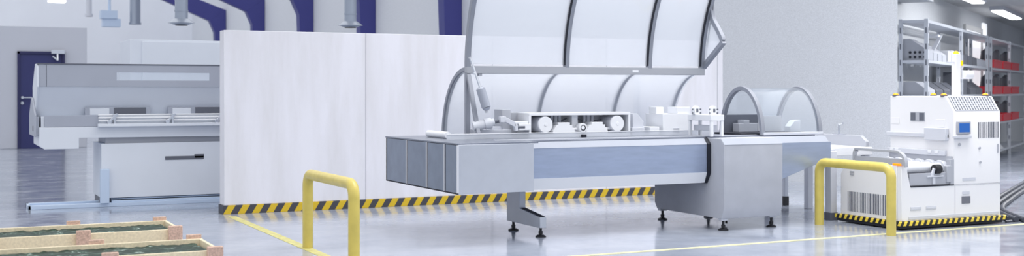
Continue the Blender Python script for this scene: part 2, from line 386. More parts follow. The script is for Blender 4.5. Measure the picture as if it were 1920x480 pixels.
# ------------------------------------------------------------------ left machine
t = thing('processing_machine', 'white processing machine with tinted glass hood, at the left on a floor frame', 'machine', (2.6, 16.2, 0))
LX1 = 4.9
obj('floor_frame', MB().box(1.04, LX1, 15.83, 15.91, 0, .05).box(1.04, LX1, 16.22, 16.29, 0, .05).box(1.04, 1.07, 15.83, 16.29, 0, .05).box(1.07, 1.9, 15.91, 16.22, 0, .012), 'blueish', t)
obj('pillar', MB().box(1.895, 2.005, 15.79, 15.86, .05, .49), 'blueish', t)
b = obj('base_cabinet', MB().box(1.915, LX1, 15.87, 16.75, .11, .815), 'machwhite', t)
obj('slot', MB().box(2.715, 3.22, 15.862, 15.872, .585, .632).box(3.095, 3.222, 15.862, 15.872, .60, .652), 'darkgrey', b)
obj('plinth', MB().box(1.93, LX1, 15.95, 16.7, 0.012, .11), 'darkgrey', b)
obj('ledge', MB().box(2.04, LX1, 15.85, 15.9, .05, .075).box(2.04, LX1, 15.9, 15.95, .085, .10), 'blueish', b)
obj('neck', MB().box(1.97, LX1, 15.93, 16.65, .815, .90), 'midgrey', t)
obj('beam', MB().prism([(1.165,.80),(1.23,.757),(1.64,.757),(1.64,.895),(LX1,.885),(LX1,1.035),(1.165,1.035)], 15.84, 16.75, 'Y'), 'machwhite', t)
obj('front_panel', MB().box(1.23, 1.88, 15.845, 15.87, 1.037, 1.185), 'machgrey', t)
obj('table', MB().box(1.19, LX1, 15.87, 16.75, 1.035, 1.17), 'machwhite', t)
fp = obj('side_plate', MB().prism([(15.82,.92),(15.82,1.19),(16.30,1.41),(16.42,1.41),(16.77,1.19),(16.77,.92)], 1.112, 1.134, 'X').box(1.134, 1.166, 15.86, 16.72, .93, 1.17), 'machgrey', t)
obj('slot_hole', MB().box(1.108, 1.114, 16.06, 16.14, .98, 1.05), 'darkgrey', fp)
g = obj('guide_rail', MB().box(1.86, LX1, 15.74, 15.84, 1.035, 1.075), 'machwhite', t)
obj('rod', MB().cyl((1.87,15.79,1.115),(LX1,15.79,1.115),.010).cyl((1.87,15.80,1.15),(LX1,15.80,1.15),.012).cyl((1.87,15.83,1.185),(LX1,15.83,1.185),.012), 'white', g, bevel=0)
for x in (2.05, 2.78, 3.42):
    obj('clamp', MB().cyl((x-.05,15.75,1.10),(x-.05,15.82,1.10),.028).bar((x-.05,15.77,1.10),(x+.05,15.77,1.2),.02,.03).box(x,x+.03,15.75,15.83,1.07,1.2), 'chrome', g)
obj('hood_lower', MB().prism([(15.775,1.55),(15.795,1.55),(16.06,1.17),(16.04,1.17)], 1.155, LX1, 'X'), 'machwhite', t, bevel=.002)
obj('hood_end', MB().prism([(16.04,1.17),(16.5,1.17),(16.5,1.55),(16.1,1.84),(15.80,1.84),(15.76,1.81),(15.74,1.55)], 1.135, 1.155, 'X'), 'machwhite', t, bevel=.003)
gl = MB()
gl.box(1.155, 2.09, 15.765, 15.785, 1.55, 1.832).box(3.275, LX1, 15.765, 15.785, 1.55, 1.832).box(2.09, 3.275, 15.765, 15.785, 1.735, 1.832).box(2.09, 3.275, 15.765, 15.785, 1.55, 1.633)
ub = obj('hood_band', gl, 'machgrey', t, bevel=0)
obj('window_slot', MB().box(2.08, 3.285, 15.770, 15.778, 1.628, 1.74), 'glass2', ub, bevel=0)
obj('hood_lip', MB().box(1.135, LX1, 15.755, 15.83, 1.832, 1.846), 'darkgrey', t, bevel=.002)
obj('panel_joint', MB().box(1.243, 1.249, 15.762, 15.766, 1.55, 1.83), 'darkgrey', ub, bevel=0)
for x0, x1 in ((1.72, 2.54), (2.76, 3.75)):
    q = obj('carriage', MB().box(x0, x1, 15.93, 16.03, 1.17, 1.285), 'machgrey', t)
    obj('window_plate', MB().box(x0+.06, x0+.30, 15.922, 15.932, 1.185, 1.27), 'machwhite', q)
    obj('cover_plate', MB().box(x0+.36, x1-.06, 15.92, 15.932, 1.18, 1.28), 'darkgrey', q)

# ------------------------------------------------------------------ wooden crates with stone slabs
def crate(y0, y1, x1, z, lab, slab):
    t = thing('wooden_crate', lab, 'crate', ((x1-1.2), (y0+y1)/2, 0), 'long wooden crates on the floor')
    x0 = x1-2.9; zb = .07
    for y in (y0, y1-.025): obj('side_board', MB().box(x0, x1, y, y+.025, zb, z), 'wood', t)
    for x in (x0+.001, x1-.026): obj('end_board', MB().box(x, x+.025, y0+.025, y1-.025, zb, z-.002), 'wood', t)
    obj('base_board', MB().box(x0+.03, x1-.03, y0+.025, y1-.025, zb, zb+.03), 'wood', t)
    for x in (x1-.06, x1-.78, x1-1.5, x1-2.3):
        obj('batten', MB().box(x-.055, x+.055, y0-.045, y0, 0, z+.03), 'osb', t)
        obj('batten', MB().box(x-.055, x+.055, y1, y1+.045, 0, z+.03), 'osb', t)
        obj('runner', MB().box(x-.05, x+.05, y0, y1, 0, zb), 'osb', t)
    sl = MB()
    n, m = 90, 14; X0, X1, Y0, Y1 = x0+.035, x1-.06, y0+.03, y1-.03
    top = [[sl.bm.verts.new((X0+(X1-X0)*i/n, Y0+(Y1-Y0)*j/m, z-.032+random.uniform(-.008,.007))) for j in range(m+1)] for i in range(n+1)]
    for i in range(n):
        for j in range(m): sl.bm.faces.new((top[i][j], top[i+1][j], top[i+1][j+1], top[i][j+1]))
    r = bmesh.ops.extrude_face_region(sl.bm, geom=list(sl.bm.faces))
    for q in r['geom']:
        if isinstance(q, bmesh.types.BMVert): q.co.z = zb+.031
    o = obj('stone_slab', sl, 'marble', bevel=0); tag(o, slab, 'stone slab', 'rough green stone slabs')
crate(9.94, 10.66, 1.84, .35, 'rear long wooden crate on the floor at lower left', 'rough dark green stone slab lying in the rear crate')
crate(8.50, 9.23, 1.86, .35, 'front long wooden crate, cut by the lower left picture edge', 'rough dark green stone slab lying in the front crate')

# ------------------------------------------------------------------ yellow guard rails
def guard(x, y0, y1, h, lab):
    r = .05; R = .11; p = [(x, y0, 0), (x, y0, h-R)]
    p += [(x, y0+R-R*math.cos(a), h-R+R*math.sin(a)) for a in [math.pi/2*i/8 for i in range(1, 9)]]
    p += [(x, y1-R+R*math.sin(a), h-R+R*math.cos(a)) for a in [math.pi/2*i/8 for i in range(0, 9)]] + [(x, y1, 0)]
    o = obj('guard_rail', MB().tube(p, r), 'yellow', bevel=0, loc=(x, (y0+y1)/2, 0)); tag(o, lab, 'guard rail', 'yellow tubular guard rails')
guard(3.18, 9.48, 10.85, .705, 'yellow tube guard rail by the floor line, before the concrete partition')
guard(8.88, 9.12, 10.22, .70, 'yellow tube guard rail before the white robot')

# ------------------------------------------------------------------ main machine
t = thing('packaging_machine', 'long steel packaging machine with raised glass hood in the middle of the hall', 'machine', (6.8, 11.1, 0))
PM = t
# infeed block
b = obj('infeed_block', MB().box(4.44, 5.244, 10.15, 12.12, .515, .985), 'steel2', t, bevel=.003)
for y0, y1 in ((11.485, 12.06), (10.925, 11.44), (10.47, 10.88), (10.155, 10.425)):
    obj('end_panel', MB().box(4.425, 4.441, y0, y1, .528, .98), 'shadepanel', b, bevel=.002)
    obj('panel_edge', MB().box(4.421, 4.441, y0-.015, y0, .528, .982), 'lightgrey', b, bevel=.001)
obj('joint_gap', MB().box(4.434, 4.446, 10.152, 12.118, .513, .984), 'gap', b, bevel=0)
obj('top_plate', MB().box(4.425, 5.30, 10.16, 12.12, .985, 1.0), 'deck', t, bevel=.002)
# body
prof = [(10.46,.985),(10.40,.92),(10.40,.615),(10.46,.50),(11.85,.50),(11.9,.615),(11.9,.985)]
b = obj('body_panel', MB().prism(prof, 5.246, 7.48, 'X'), 'steel', t, bevel=.002)
obj('lower_band', MB().prism([(10.397,.617),(10.445,.502),(10.46,.502),(10.41,.617)], 5.246, 7.48, 'X'), 'white', b, bevel=0)  # white stands in for the bright floor reflected in the lower chamfer
obj('upper_band', MB().prism([(10.397,.921),(10.455,.984),(10.47,.984),(10.41,.921)], 5.246, 7.48, 'X'), 'chamfer', b, bevel=0)
obj('deck', MB().box(5.30, 9.08, 10.52, 12.1, .985, 1.0).box(5.30, 7.50, 10.455, 10.505, .985, .998), 'deck', t, bevel=.002)
obj('deck_groove', MB().box(5.28, 7.56, 10.503, 10.522, .984, .994), 'gap', t, bevel=0)
obj('deck_edge', MB().box(5.0, 8.26, 10.53, 10.56, 1.0, 1.008), 'lightgrey', t, bevel=.001)
# leg under the infeed
lg = obj('support_leg', MB().prism([(11.32,.52),(11.32,.10),(10.55,.098),(10.55,.207),(11.02,.262),(11.02,.52)], 5.52, 5.595, 'X'), 'steel2', t)
obj('cover_strip', MB().prism([(10.56,.209),(11.0,.262),(11.0,.266),(10.56,.213)], 5.53, 5.585, 'X'), 'gap', lg, bevel=0)
def foot(x, y, z, par):
    obj('levelling_foot', MB().cyl((x,y,.012),(x,y,z),.014).cyl((x,y,.03),(x,y,.06),.022).cyl((x,y,0),(x,y,.012),.055).cyl((x,y,.012),(x,y,.024),.05,.03), 'dark', par, bevel=0)
foot(5.56, 11.24, .10, lg); foot(5.56, 10.61, .10, lg)
# control cabinet
cp = [(10.215,.985),(10.15,.92),(10.15,.25),(10.20,.13),(11.44,.13),(11.49,.2),(11.49,.92),(11.44,.985)]
c = obj('cabinet', MB().prism(cp, 7.524, 8.305, 'X'), 'cabinet', t, bevel=.003)
obj('chamfer_plate', MB().prism([(10.146,.922),(10.211,.987),(10.225,.987),(10.16,.922)], 7.526, 8.305, 'X'), 'chamfer', c, bevel=0)
obj('collar', MB().prism([(10.452,.99),(10.385,.925),(10.385,.61),(10.45,.495),(11.49,.495),(11.49,.99)], 7.48, 7.525, 'X'), 'gap', c, bevel=0)
for x, y in ((7.585, 11.42), (7.585, 10.25), (8.255, 10.28), (8.22, 11.40)): 
    foot(x, y, .13, c)
    obj('foot_block', MB().box(x-.045, x+.045, y-.03, y+.03, .105, .13), 'lightgrey', c)
obj('spindle', MB().cyl((7.9,10.62,.02),(7.9,10.62,.13),.012).cyl((7.9,10.62,.09),(7.9,10.62,.105),.05), 'dark', c, bevel=0)
# outfeed chute with tapering underside
ch = obj('outfeed_chute', MB().prism([(8.305,.92),(9.12,.92),(9.12,.70),(8.86,.655),(8.42,.52),(8.305,.52)], 10.30, 11.9, 'Y'), 'steel', t, bevel=.002)
obj('chamfer_plate', MB().prism([(10.30,.92),(10.36,.985),(11.85,.985),(11.9,.92)], 8.305, 9.09, 'X'), 'chamfer', ch, bevel=.001)
obj('latch', MB().box(9.118, 9.13, 10.32, 10.36, .80, .9), 'dark', ch)
rl = obj('rear_leg', MB().box(9.93, 9.99, 12.09, 12.15, .11, .62).box(8.4, 9.99, 11.9, 12.15, .58, .62), 'steel2', t)
obj('leg_shoe', MB().box(9.925, 9.995, 12.085, 12.155, 0, .12), 'dark', rl)
# low glass guard along the deck
g = obj('low_guard', MB().box(4.66, 7.75, 10.945, 10.955, 1.0, 1.05), 'glass', t, bevel=0)
obj('guard_edge', MB().box(4.66, 7.75, 10.94, 10.96, 1.05, 1.058), 'white', g, bevel=.001)
obj('cross_roller', MB().cyl((4.765,11.17,1.038),(4.765,11.70,1.038),.036).cyl((4.765,11.15,1.038),(4.765,11.17,1.038),.012), 'white', t, bevel=.003)
# hood: hinge rail, back cover, raised front cover
YH, ZH = 11.30, 1.72
hx0, hx1 = 5.045, 8.08
hr = obj('hinge_rail', MB().box(hx0-.02, hx1, YH-.03, YH+.03, 1.68, 1.765), 'rail', t, bevel=.006)
obj('badge', MB().box(7.08, 7.16, YH-.034, YH-.029, 1.705, 1.735), 'white', hr, bevel=.001)
obj('hinge_stop', MB().box(5.17, 5.21, YH-.02, YH+.02, 1.655, 1.68), 'midgrey', hr)
obj('hinge_post', MB().box(5.02, 5.07, YH-.025, YH+.025, 1.0, 1.70), 'frame', t)
obj('hinge_strut', MB().bar((5.045,11.27,1.67),(5.045,11.02,1.05),.035,.045,up=(1,0,0)).box(5.03,5.06,11.0,11.3,1.0,1.02).box(5.03,5.06,11.0,11.045,1.0,1.07), 'frame', t)
# back cover
bc = obj('rear_cover', MB().strip(arc(YH,1.0,.62,.71,0,88), arc(YH,1.0,.613,.703,0,88), hx0, hx1, 'X'), 'glass', t, bevel=0)
for x in (hx0, 6.2, 7.2, hx1-.05):
    obj('rib', MB().strip(arc(YH,1.0,.66,.75,0,88), arc(YH,1.0,.621,.711,0,88), x-.02, x+.03, 'X'), 'frame' if x == hx0 else 'rail', bc, bevel=.002)  # paler grey on the other ribs stands in for haze of the glass
obj('back_post', MB().box(7.545,7.575,11.96,11.99,1.0,1.69).box(7.60,7.63,11.96,11.99,1.0,1.69).box(7.575,7.60,11.97,11.98,1.0,1.69), 'lightgrey', t)
# raised front cover
R = 1.8; cyc = YH-R
a1 = 44
fc = obj('front_cover', MB().strip(arc(cyc,ZH,R,R,2,a1), arc(cyc,ZH,R-.008,R-.008,2,a1), hx0, hx1, 'X'), 'glass', t, bevel=0)
for x in (hx0, 6.235, 7.315, hx1-.035):
    obj('rib', MB().strip(arc(cyc,ZH,R+.03,R+.03,1,a1), arc(cyc,ZH,R-.03,R-.03,1,a1), x-.022, x+.028, 'X'), 'frame', fc, bevel=.003)
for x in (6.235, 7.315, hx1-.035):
    obj('rib_side_strip', MB().strip(arc(cyc,ZH,R+.02,R+.02,2,a1), arc(cyc,ZH,R-.034,R-.034,2,a1), x-.034, x-.021, 'X'), 'gap', fc, bevel=0)  # thin near-black strip along the left face of these ribs
def curve(pts, n=10):
    out = []
    for i in range(len(pts)-1):
        p0 = pts[max(i-1,0)]; p1 = pts[i]; p2 = pts[i+1]; p3 = pts[min(i+2,len(pts)-1)]
        for k in range(n):
            s = k/n
            out.append(tuple(.5*((2*p1[j]) + (-p0[j]+p2[j])*s + (2*p0[j]-5*p1[j]+4*p2[j]-p3[j])*s*s + (-p0[j]+3*p1[j]-3*p2[j]+p3[j])*s**3) for j in (0,1)))
    out.append(pts[-1]); return out
cv = curve([(10.915,2.06),(10.94,2.11),(11.01,2.20),(11.10,2.31),(11.135,2.43),(11.13,2.56),(11.05,2.74)])
cin = [(y+.02, z-.02) for y, z in cv]
ep = obj('end_panel', MB().prism([(11.29,1.76)] + cv + [p for p in arc(cyc,ZH,R-.03,R-.03,2,36)[::-1] if p[1] < 2.5 and p[1] > 1.78], hx1-.012, hx1-.004, 'X'), 'glass', fc, bevel=0)
obj('panel_frame', MB().strip([(y-.022, z+.022) for y, z in cv], [(y+.022, z-.012) for y, z in cv], hx1-.03, hx1+.02, 'X').bar((hx1-.005,11.30,1.77),(hx1-.005,10.90,2.06),.05,.055,up=(1,0,0)), 'frame', fc, bevel=.003)
# gas spring
gs = obj('gas_spring', MB().cyl((5.07,11.02,1.52),(5.125,11.0,1.33),.048).cyl((5.125,11.0,1.33),(5.133,11.0,1.30),.048,.03).cyl((5.065,11.02,1.535),(5.07,11.02,1.52),.03,.048), 'machgrey', t, bevel=0)
obj('rod', MB().cyl((4.99,11.10,1.84),(5.067,11.02,1.53),.013).cyl((5.02,11.07,1.69),(5.024,11.065,1.674),.02), 'chrome', gs, bevel=0)
obj('ball_joint', MB().cyl((5.133,11.0,1.31),(5.14,11.0,1.272),.024).cyl((4.99,11.10,1.84),(4.988,11.10,1.85),.018), 'lightgrey', gs, bevel=0)
# drive unit
dm = obj('drive_motor', MB().cyl((5.01,11.08,1.125),(5.13,11.05,1.15),.05).cyl((5.13,11.05,1.15),(5.2,11.03,1.165),.058).cyl((5.2,11.03,1.165),(5.23,11.02,1.172),.04), 'lightgrey', t, bevel=.003)
obj('shaft', MB().cyl((5.23,11.02,1.172),(5.30,11.0,1.19),.018).cyl((5.48,11.0,1.115),(5.57,11.0,1.115),.02), 'darkgrey', dm, bevel=0)
obj('rocker_arm', MB().bar((5.27,10.98,1.20),(5.335,10.98,1.20),.05,.06).bar((5.33,10.98,1.20),(5.45,10.98,1.14),.05,.05).bar((5.45,10.98,1.15),(5.46,10.98,1.08),.05,.035), 'lightgrey', dm)
obj('drive_block', MB().box(5.36,5.46,11.1,11.3,1.0,1.30), 'midgrey', t)
obj('drive_base', MB().box(5.1,5.46,11.08,11.4,1.0,1.09).box(5.24,5.40,11.12,11.2,1.09,1.12), 'lightgrey', t)
obj('terminal_box', MB().box(5.50,5.64,10.985,11.12,1.082,1.15).box(5.46,5.62,11.0,11.1,1.15,1.175), 'white', t)
obj('backing_plate', MB().box(5.52,5.78,11.28,11.5,1.0,1.265), 'midgrey', t)
# roller housing
rh = obj('roller_housing', MB().box(5.626,6.884,11.0,11.3,1.235,1.263).box(5.626,5.652,11.0,11.3,1.0,1.235).box(6.858,6.884,11.0,11.3,1.0,1.235).box(5.652,6.858,11.29,11.3,1.0,1.235).box(5.652,6.858,11.0,11.3,1.0,1.035), 'white', t, bevel=.002)
for x in (5.825, 6.718):
    r = obj('roller_drum', MB().cyl((x,11.01,1.138),(x,11.28,1.138),.09,n=40), 'lightgrey', rh, bevel=.004)
    obj('roller_cap', MB().cyl((x,11.0,1.138),(x,11.012,1.138),.084,n=40).cyl((x,10.996,1.138),(x,11.0,1.138),.018), 'white', r, bevel=.002)
for x0 in (5.915, 6.325):
    u = obj('motor_block', MB().prism([(x0,1.035),(x0+.27,1.035),(x0+.27,1.06),(x0+.255,1.10),(x0+.235,1.10),(x0+.235,1.13),(x0+.205,1.13),(x0+.205,1.158),(x0+.065,1.158),(x0+.065,1.13),(x0+.045,1.13),(x0+.02,1.09),(x0,1.07)], 11.0, 11.16, 'Y').cyl((x0+.25,11.06,1.085),(x0+.33,11.06,1.085),.014), 'white', rh, bevel=.002)
    obj('guide_rods', MB().cyl((x0+.085,11.2,1.1),(x0+.085,11.2,1.236),.018).cyl((x0+.135,11.2,1.1),(x0+.135,11.2,1.236),.022).cyl((x0+.185,11.2,1.1),(x0+.185,11.2,1.236),.018), 'lightgrey', rh, bevel=0)
obj('centre_column', MB().box(6.20,6.275,11.1,11.18,1.035,1.236), 'white', rh)
n = obj('ring_pulley', MB().cyl((6.285,11.0,1.098),(6.285,11.1,1.098),.05), 'white', rh, bevel=.003)
obj('bore', MB().cyl((6.285,10.995,1.098),(6.285,11.005,1.098),.03), 'gap', n, bevel=0)
obj('hub', MB().cyl((6.28,10.993,1.1),(6.28,11.005,1.1),.021), 'white', n, bevel=0)
for p, q in (((5.88,11.22,1.19),(6.03,11.22,1.15)),((6.12,11.22,1.16),(6.2,11.22,1.2)),((6.28,11.22,1.2),(6.4,11.22,1.175)),((6.5,11.22,1.16),(6.65,11.22,1.18))): obj('belt', MB().bar(p,q,.02,.01), 'darkgrey', rh, bevel=0)
obj('sensor_foot', MB().box(6.22,6.27,10.90,10.94,1.0,1.03), 'gap', t)
# units right of the housing
obj('slanted_cover', MB().prism([(6.93,1.09),(6.93,1.245),(6.99,1.245),(7.07,1.16),(7.07,1.09)], 11.02, 11.2, 'Y').box(6.91,7.07,11.0,11.2,1.0,1.09), 'lightgrey', t)
obj('small_box', MB().box(7.14,7.265,11.0,11.25,1.0,1.095), 'white', t)
cb = obj('control_box', MB().box(7.312,7.68,11.0,11.36,1.0,1.24), 'white', t)
obj('top_unit', MB().box(7.32,7.42,11.15,11.3,1.24,1.315), 'white', cb)
obj('top_unit', MB().box(7.52,7.69,11.02,11.22,1.24,1.315), 'white', cb)
obj('access_plate', MB().box(7.45,7.53,10.994,11.001,1.03,1.08), 'midgrey', cb)
tb = obj('side_table', MB().box(7.533,7.71,10.40,10.84,1.172,1.238), 'white', t)
for x, y in ((7.555,10.42),(7.69,10.42),(7.555,10.82),(7.69,10.82)): obj('leg', MB().box(x-.016,x+.016,y-.016,y+.016,1.0,1.172), 'white', tb)
obj('shelf_tray', MB().box(7.6,7.69,10.5,10.82,1.06,1.12), 'lightgrey', tb)
for x, y in ((7.56,10.72), (7.665,10.55)):
    s = obj('dosing_unit', MB().box(x-.035,x+.035,y-.03,y+.03,1.238,1.31).prism([(x-.035,1.31),(x+.035,1.31),(x,1.335)], y-.03, y+.03, 'Y').box(x-.05,x-.035,y-.02,y+.02,1.24,1.30).box(x+.035,x+.05,y-.02,y+.02,1.24,1.30), 'white', tb, bevel=.002)
    obj('clip', MB().box(x-.054,x-.049,y-.024,y-.01,1.245,1.262).box(x-.054,x-.049,y-.024,y-.01,1.285,1.302).box(x+.03,x+.052,y-.034,y-.028,1.245,1.262).box(x+.03,x+.052,y-.034,y-.028,1.285,1.302).box(x-.015,x+.012,y-.034,y-.029,1.26,1.30), 'darkgrey', s, bevel=0)
# tunnel dome
def ell(y0, y1, h, n=36, p=1.0):
    c = (y0+y1)/2; r = (y1-y0)/2
    return [(c+r*math.cos(math.pi*i/n), 1.0+h*abs(math.sin(math.pi*i/n))**1.08) for i in range(n+1)]
dx0, dx1 = 8.29, 9.12
td = obj('tunnel_cover', MB().strip(ell(10.475,11.24,.535), ell(10.482,11.233,.528), dx0, dx1, 'X'), 'glass2', t, bevel=0)
for x in (dx0-.02, dx1-.03): obj('arch', MB().strip(ell(10.46,11.255,.55), ell(10.505,11.21,.505), x, x+.05, 'X'), 'frame', td, bevel=.003)
obj('sill', MB().box(dx0, dx1+.02, 10.45, 10.50, 1.0, 1.03).box(dx0, dx1+.02, 11.21, 11.26, 1.0, 1.03), 'lightgrey', td)
obj('inner_belt', MB().box(8.1, 9.1, 10.62, 11.12, 1.0, 1.02), 'gap', t)
obj('inner_plate', MB().prism([(8.2,1.0),(8.75,1.0),(8.75,1.22),(8.28,1.22)], 11.14, 11.17, 'Y'), 'darkgrey', t)
obj('inner_plate', MB().prism([(8.75,1.0),(9.1,1.0),(9.1,1.20),(8.75,1.20)], 11.14, 11.17, 'Y'), 'binlight', t)
obj('inner_block', MB().box(8.35,8.62,10.98,11.1,1.02,1.12).box(8.42,8.5,10.98,11.1,1.12,1.16), 'midgrey', t)
obj('outfeed_guide', MB().prism([(8.95,1.02),(9.1,1.02),(9.1,1.16),(9.02,1.15),(8.95,1.08)], 10.8, 10.9, 'Y'), 'white', t)

# ------------------------------------------------------------------ transfer conveyor behind the robot
t = thing('transfer_conveyor', 'grey sided conveyor between the steel machine and the white robot', 'conveyor', (9.7, 11.1, 0))
obj('far_side_plate', MB().prism([(11.75,.80),(10.70,.80),(10.66,.83),(10.66,.89),(10.76,.96),(11.75,.96)], 9.98, 10.03, 'X'), 'midgrey', t)
obj('near_side_plate', MB().prism([(11.75,.80),(10.50,.80),(10.50,.90),(10.60,.985),(11.75,.985)], 9.135, 9.165, 'X'), 'lightgrey', t)
obj('bed', MB().box(9.165, 9.98, 10.55, 11.75, .74, .83), 'white', t)
p = obj('post', MB().box(9.27, 9.36, 10.47, 10.57, .07, .80).box(9.165,9.36,10.50,10.57,.74,.82), 'lightgrey', t)
obj('post_shoe', MB().box(9.262, 9.368, 10.462, 10.578, 0, .09), 'darkgrey', p)
for x, y in ((9.27,11.6),(9.9,11.6),(9.93,10.62)): obj('post', MB().box(x,x+.08,y,y+.08,0,.76), 'lightgrey', t)
obj('sensor_bracket', MB().cyl((10.0,11.15,.96),(10.0,11.15,1.10),.012).cyl((10.0,11.15,1.09),(10.0,11.08,1.10),.014).box(9.99,10.02,11.05,11.25,.96,.968), 'chrome', t, bevel=0)

# ------------------------------------------------------------------ white mobile robot
t = thing('mobile_robot', 'white mobile transfer robot with roller bed, hazard skirt and amber beacons', 'robot', (10.05, 9.9, 0))
lb = obj('lower_body', MB().prism([(9.297,.09),(10.79,.09),(10.79,.46),(9.43,.46),(9.365,.695),(9.297,.695)], 9.40, 9.46, 'Y').prism([(9.46,.09),(10.33,.09),(10.33,.56),(10.25,.66),(9.46,.695)], 9.29, 9.35, 'X').box(9.35,10.79,9.46,10.33,.09,.45), 'agv', t, bevel=.008)
def vents(name, n, u0, u1, z0, z1, axis, off, par, m='darkgrey'):
    q = MB(); random.seed(7)
    for i in range(n):
        a = u0+(u1-u0)*(i+.1)/n; b = a+(u1-u0)/n*random.choice((.3,.42,.55))
        if axis == 'Y': q.box(off-.004, off+.002, a, b, z0, z1)
        else: q.box(a, b, off-.004, off+.002, z0, z1)
    return obj(name, q, m, par, bevel=0)
vents('vent_slots', 26, 9.57, 10.225, .135, .36, 'Y', 9.29, lb)
obj('latch', MB().box(9.283,9.29,10.11,10.175,.575,.592).box(9.283,9.29,10.11,10.175,.548,.565).cyl((9.283,9.594,.628),(9.29,9.594,.628),.02), 'midgrey', lb, bevel=.001)
obj('seam_line', MB().box(9.288,9.2915,9.5,10.3,.616,.620).box(9.44,10.79,9.398,9.4015,.452,.456).box(10.085,10.089,9.398,9.4015,.1,.455), 'midgrey', lb, bevel=0)
for x in (9.428, 9.653): obj('handle_recess', MB().box(x,x+.152,9.394,9.402,.205,.243).box(x+.012,x+.14,9.391,9.396,.213,.232), 'lightgrey', lb, bevel=.002)
obj('grey_band', MB().box(9.40,10.765,9.394,9.402,.108,.14), 'lightgrey', lb, bevel=.002)
obj('grille_plate', MB().box(10.188,10.315,9.393,9.402,.248,.328), 'mesh', lb, bevel=.001)
obj('label_plate', MB().box(10.20,10.305,9.393,9.402,.35,.385), 'lightgrey', lb, bevel=.002)
sk = obj('hazard_skirt', MB().prism([(9.262,9.365),(10.84,9.365),(10.90,9.40),(10.90,10.4),(9.262,10.4)], .045, .09, 'Z'), 'agvhaz', t, bevel=.004)
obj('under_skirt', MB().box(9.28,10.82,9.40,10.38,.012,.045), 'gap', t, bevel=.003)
for x, y in ((9.45,9.5),(10.6,9.5),(9.45,10.25),(10.6,10.25)): obj('wheel', MB().cyl((x-.02,y,.03),(x+.02,y,.03),.03), 'dark', t, bevel=0)
# tower
tw = obj('tower', MB().prism([(9.40,.46),(9.40,1.268),(9.515,1.437),(10.36,1.437),(10.36,.46)], 10.072, 10.79, 'X'), 'agv', t, bevel=.008)
gm = MB()
ny = Vector((0, .115, .169)); nrm = Vector((0,-.169,.115)).normalized()
def sl(x, s, o): 
    p = Vector((x, 9.40, 1.268)) + ny*s + nrm*o; return p
for i in range(17):
    x = 10.115+.64*i/16; gm.bar(sl(x,.06,.003), sl(x-.0,.94,.003), .020, .006, up=nrm)
mesh_back = obj('grille_backing', MB().prism([tuple(sl(0,.05,.002))[1:], tuple(sl(0,.95,.002))[1:], tuple(sl(0,.95,-.004))[1:], tuple(sl(0,.05,-.004))[1:]], 10.10, 10.765, 'X'), 'mesh', tw, bevel=0)
for j in range(7):
    s = .06+.88*j/6; gm.bar(sl(10.105,s,.004), sl(10.76,s,.004), .007, .006, up=nrm)
obj('grille', gm, 'lightgrey', tw, bevel=0)
vents('tower_vent', 13, 10.44, 10.777, .97, 1.148, 'X', 9.40, tw)
sb = obj('screen_bezel', MB().box(10.105,10.305,9.375,9.402,1.02,1.16), 'midgrey', tw, bevel=.006)
obj('display', MB().box(10.128,10.283,9.371,9.377,1.04,1.14), 'screen', sb, bevel=.002)
obj('screen_shelf', MB().box(10.05,10.30,9.36,9.402,.975,1.005), 'lightgrey', tw)
obj('key_switch', MB().cyl((10.15,9.40,.905),(10.15,9.385,.905),.016).cyl((10.46,9.40,.86),(10.46,9.388,.86),.014).cyl((10.47,9.40,.70),(10.47,9.388,.70),.014).box(10.74,10.755,9.39,9.402,.80,.90), 'midgrey', tw, bevel=.001)
obj('tower_label', MB().box(10.20,10.40,9.396,9.402,.50,.535), 'lightgrey', tw, bevel=.001)
ip = obj('inspection_window', MB().box(10.066,10.074,9.819,10.037,1.152,1.256), 'midgrey', tw, bevel=.002)
for y0, y1 in ((9.83,9.90),(9.96,10.03)): obj('pane', MB().box(10.062,10.067,y0,y1,1.16,1.248), 'darkgrey', ip, bevel=.001)
obj('bump_rail', MB().box(10.045,10.073,9.47,10.40,.972,1.02), 'lightgrey', tw, bevel=.006)
obj('junction_box', MB().box(10.02,10.073,9.47,9.79,.945,1.085), 'lightgrey', tw, bevel=.008)
for q in ((10.21,10.35,1.115,1.185),(9.53,9.66,1.09,1.18)): obj('square_plate', MB().box(10.068,10.074,*q), 'agv', tw, bevel=.001)
gr = obj('guide_rail', MB().box(10.04,10.073,9.50,10.38,.775,.835), 'lightgrey', tw, bevel=.004)
for y in (10.22,10.30,9.62,9.72): obj('clip', MB().box(10.032,10.042,y-.025,y+.025,.80,.83), 'white', gr, bevel=.002)
obj('tray_backing', MB().box(10.055,10.073,9.42,10.36,.46,.775), 'midgrey', tw, bevel=.002)
obj('tray', MB().box(9.44,10.06,9.415,9.44,.47,.60).box(9.40,10.06,9.44,10.33,.455,.50), 'midgrey', t, bevel=.003)
obj('tray_end', MB().box(9.965,10.045,9.40,9.45,.49,.675).box(10.02,10.08,9.402,9.46,.46,.745), 'midgrey', t, bevel=.006)
for i in range(6):
    y = 9.52+.155*i
    r = obj('roller', MB().cyl((9.355,y,.655),(10.05,y,.655),.048), 'white', t, bevel=.004)
    obj('roller_flange', MB().cyl((9.97,y,.655),(10.045,y,.655),.078,.066,n=32), 'lightgrey', r, bevel=.006)
wh = obj('drive_wheel', MB().cyl((9.80,9.425,.64),(9.88,9.425,.64),.052), 'dark', t, bevel=.006)
obj('wheel_arm', MB().bar((9.79,9.415,.65),(9.755,9.415,.565),.02,.03).box(9.68,9.92,9.40,9.44,.555,.57).box(9.76,9.80,9.405,9.415,.475,.555), 'lightgrey', wh, bevel=.002)
obj('recess_gap', MB().box(9.43,10.07,9.395,9.41,.456,.466), 'gap', t, bevel=0)
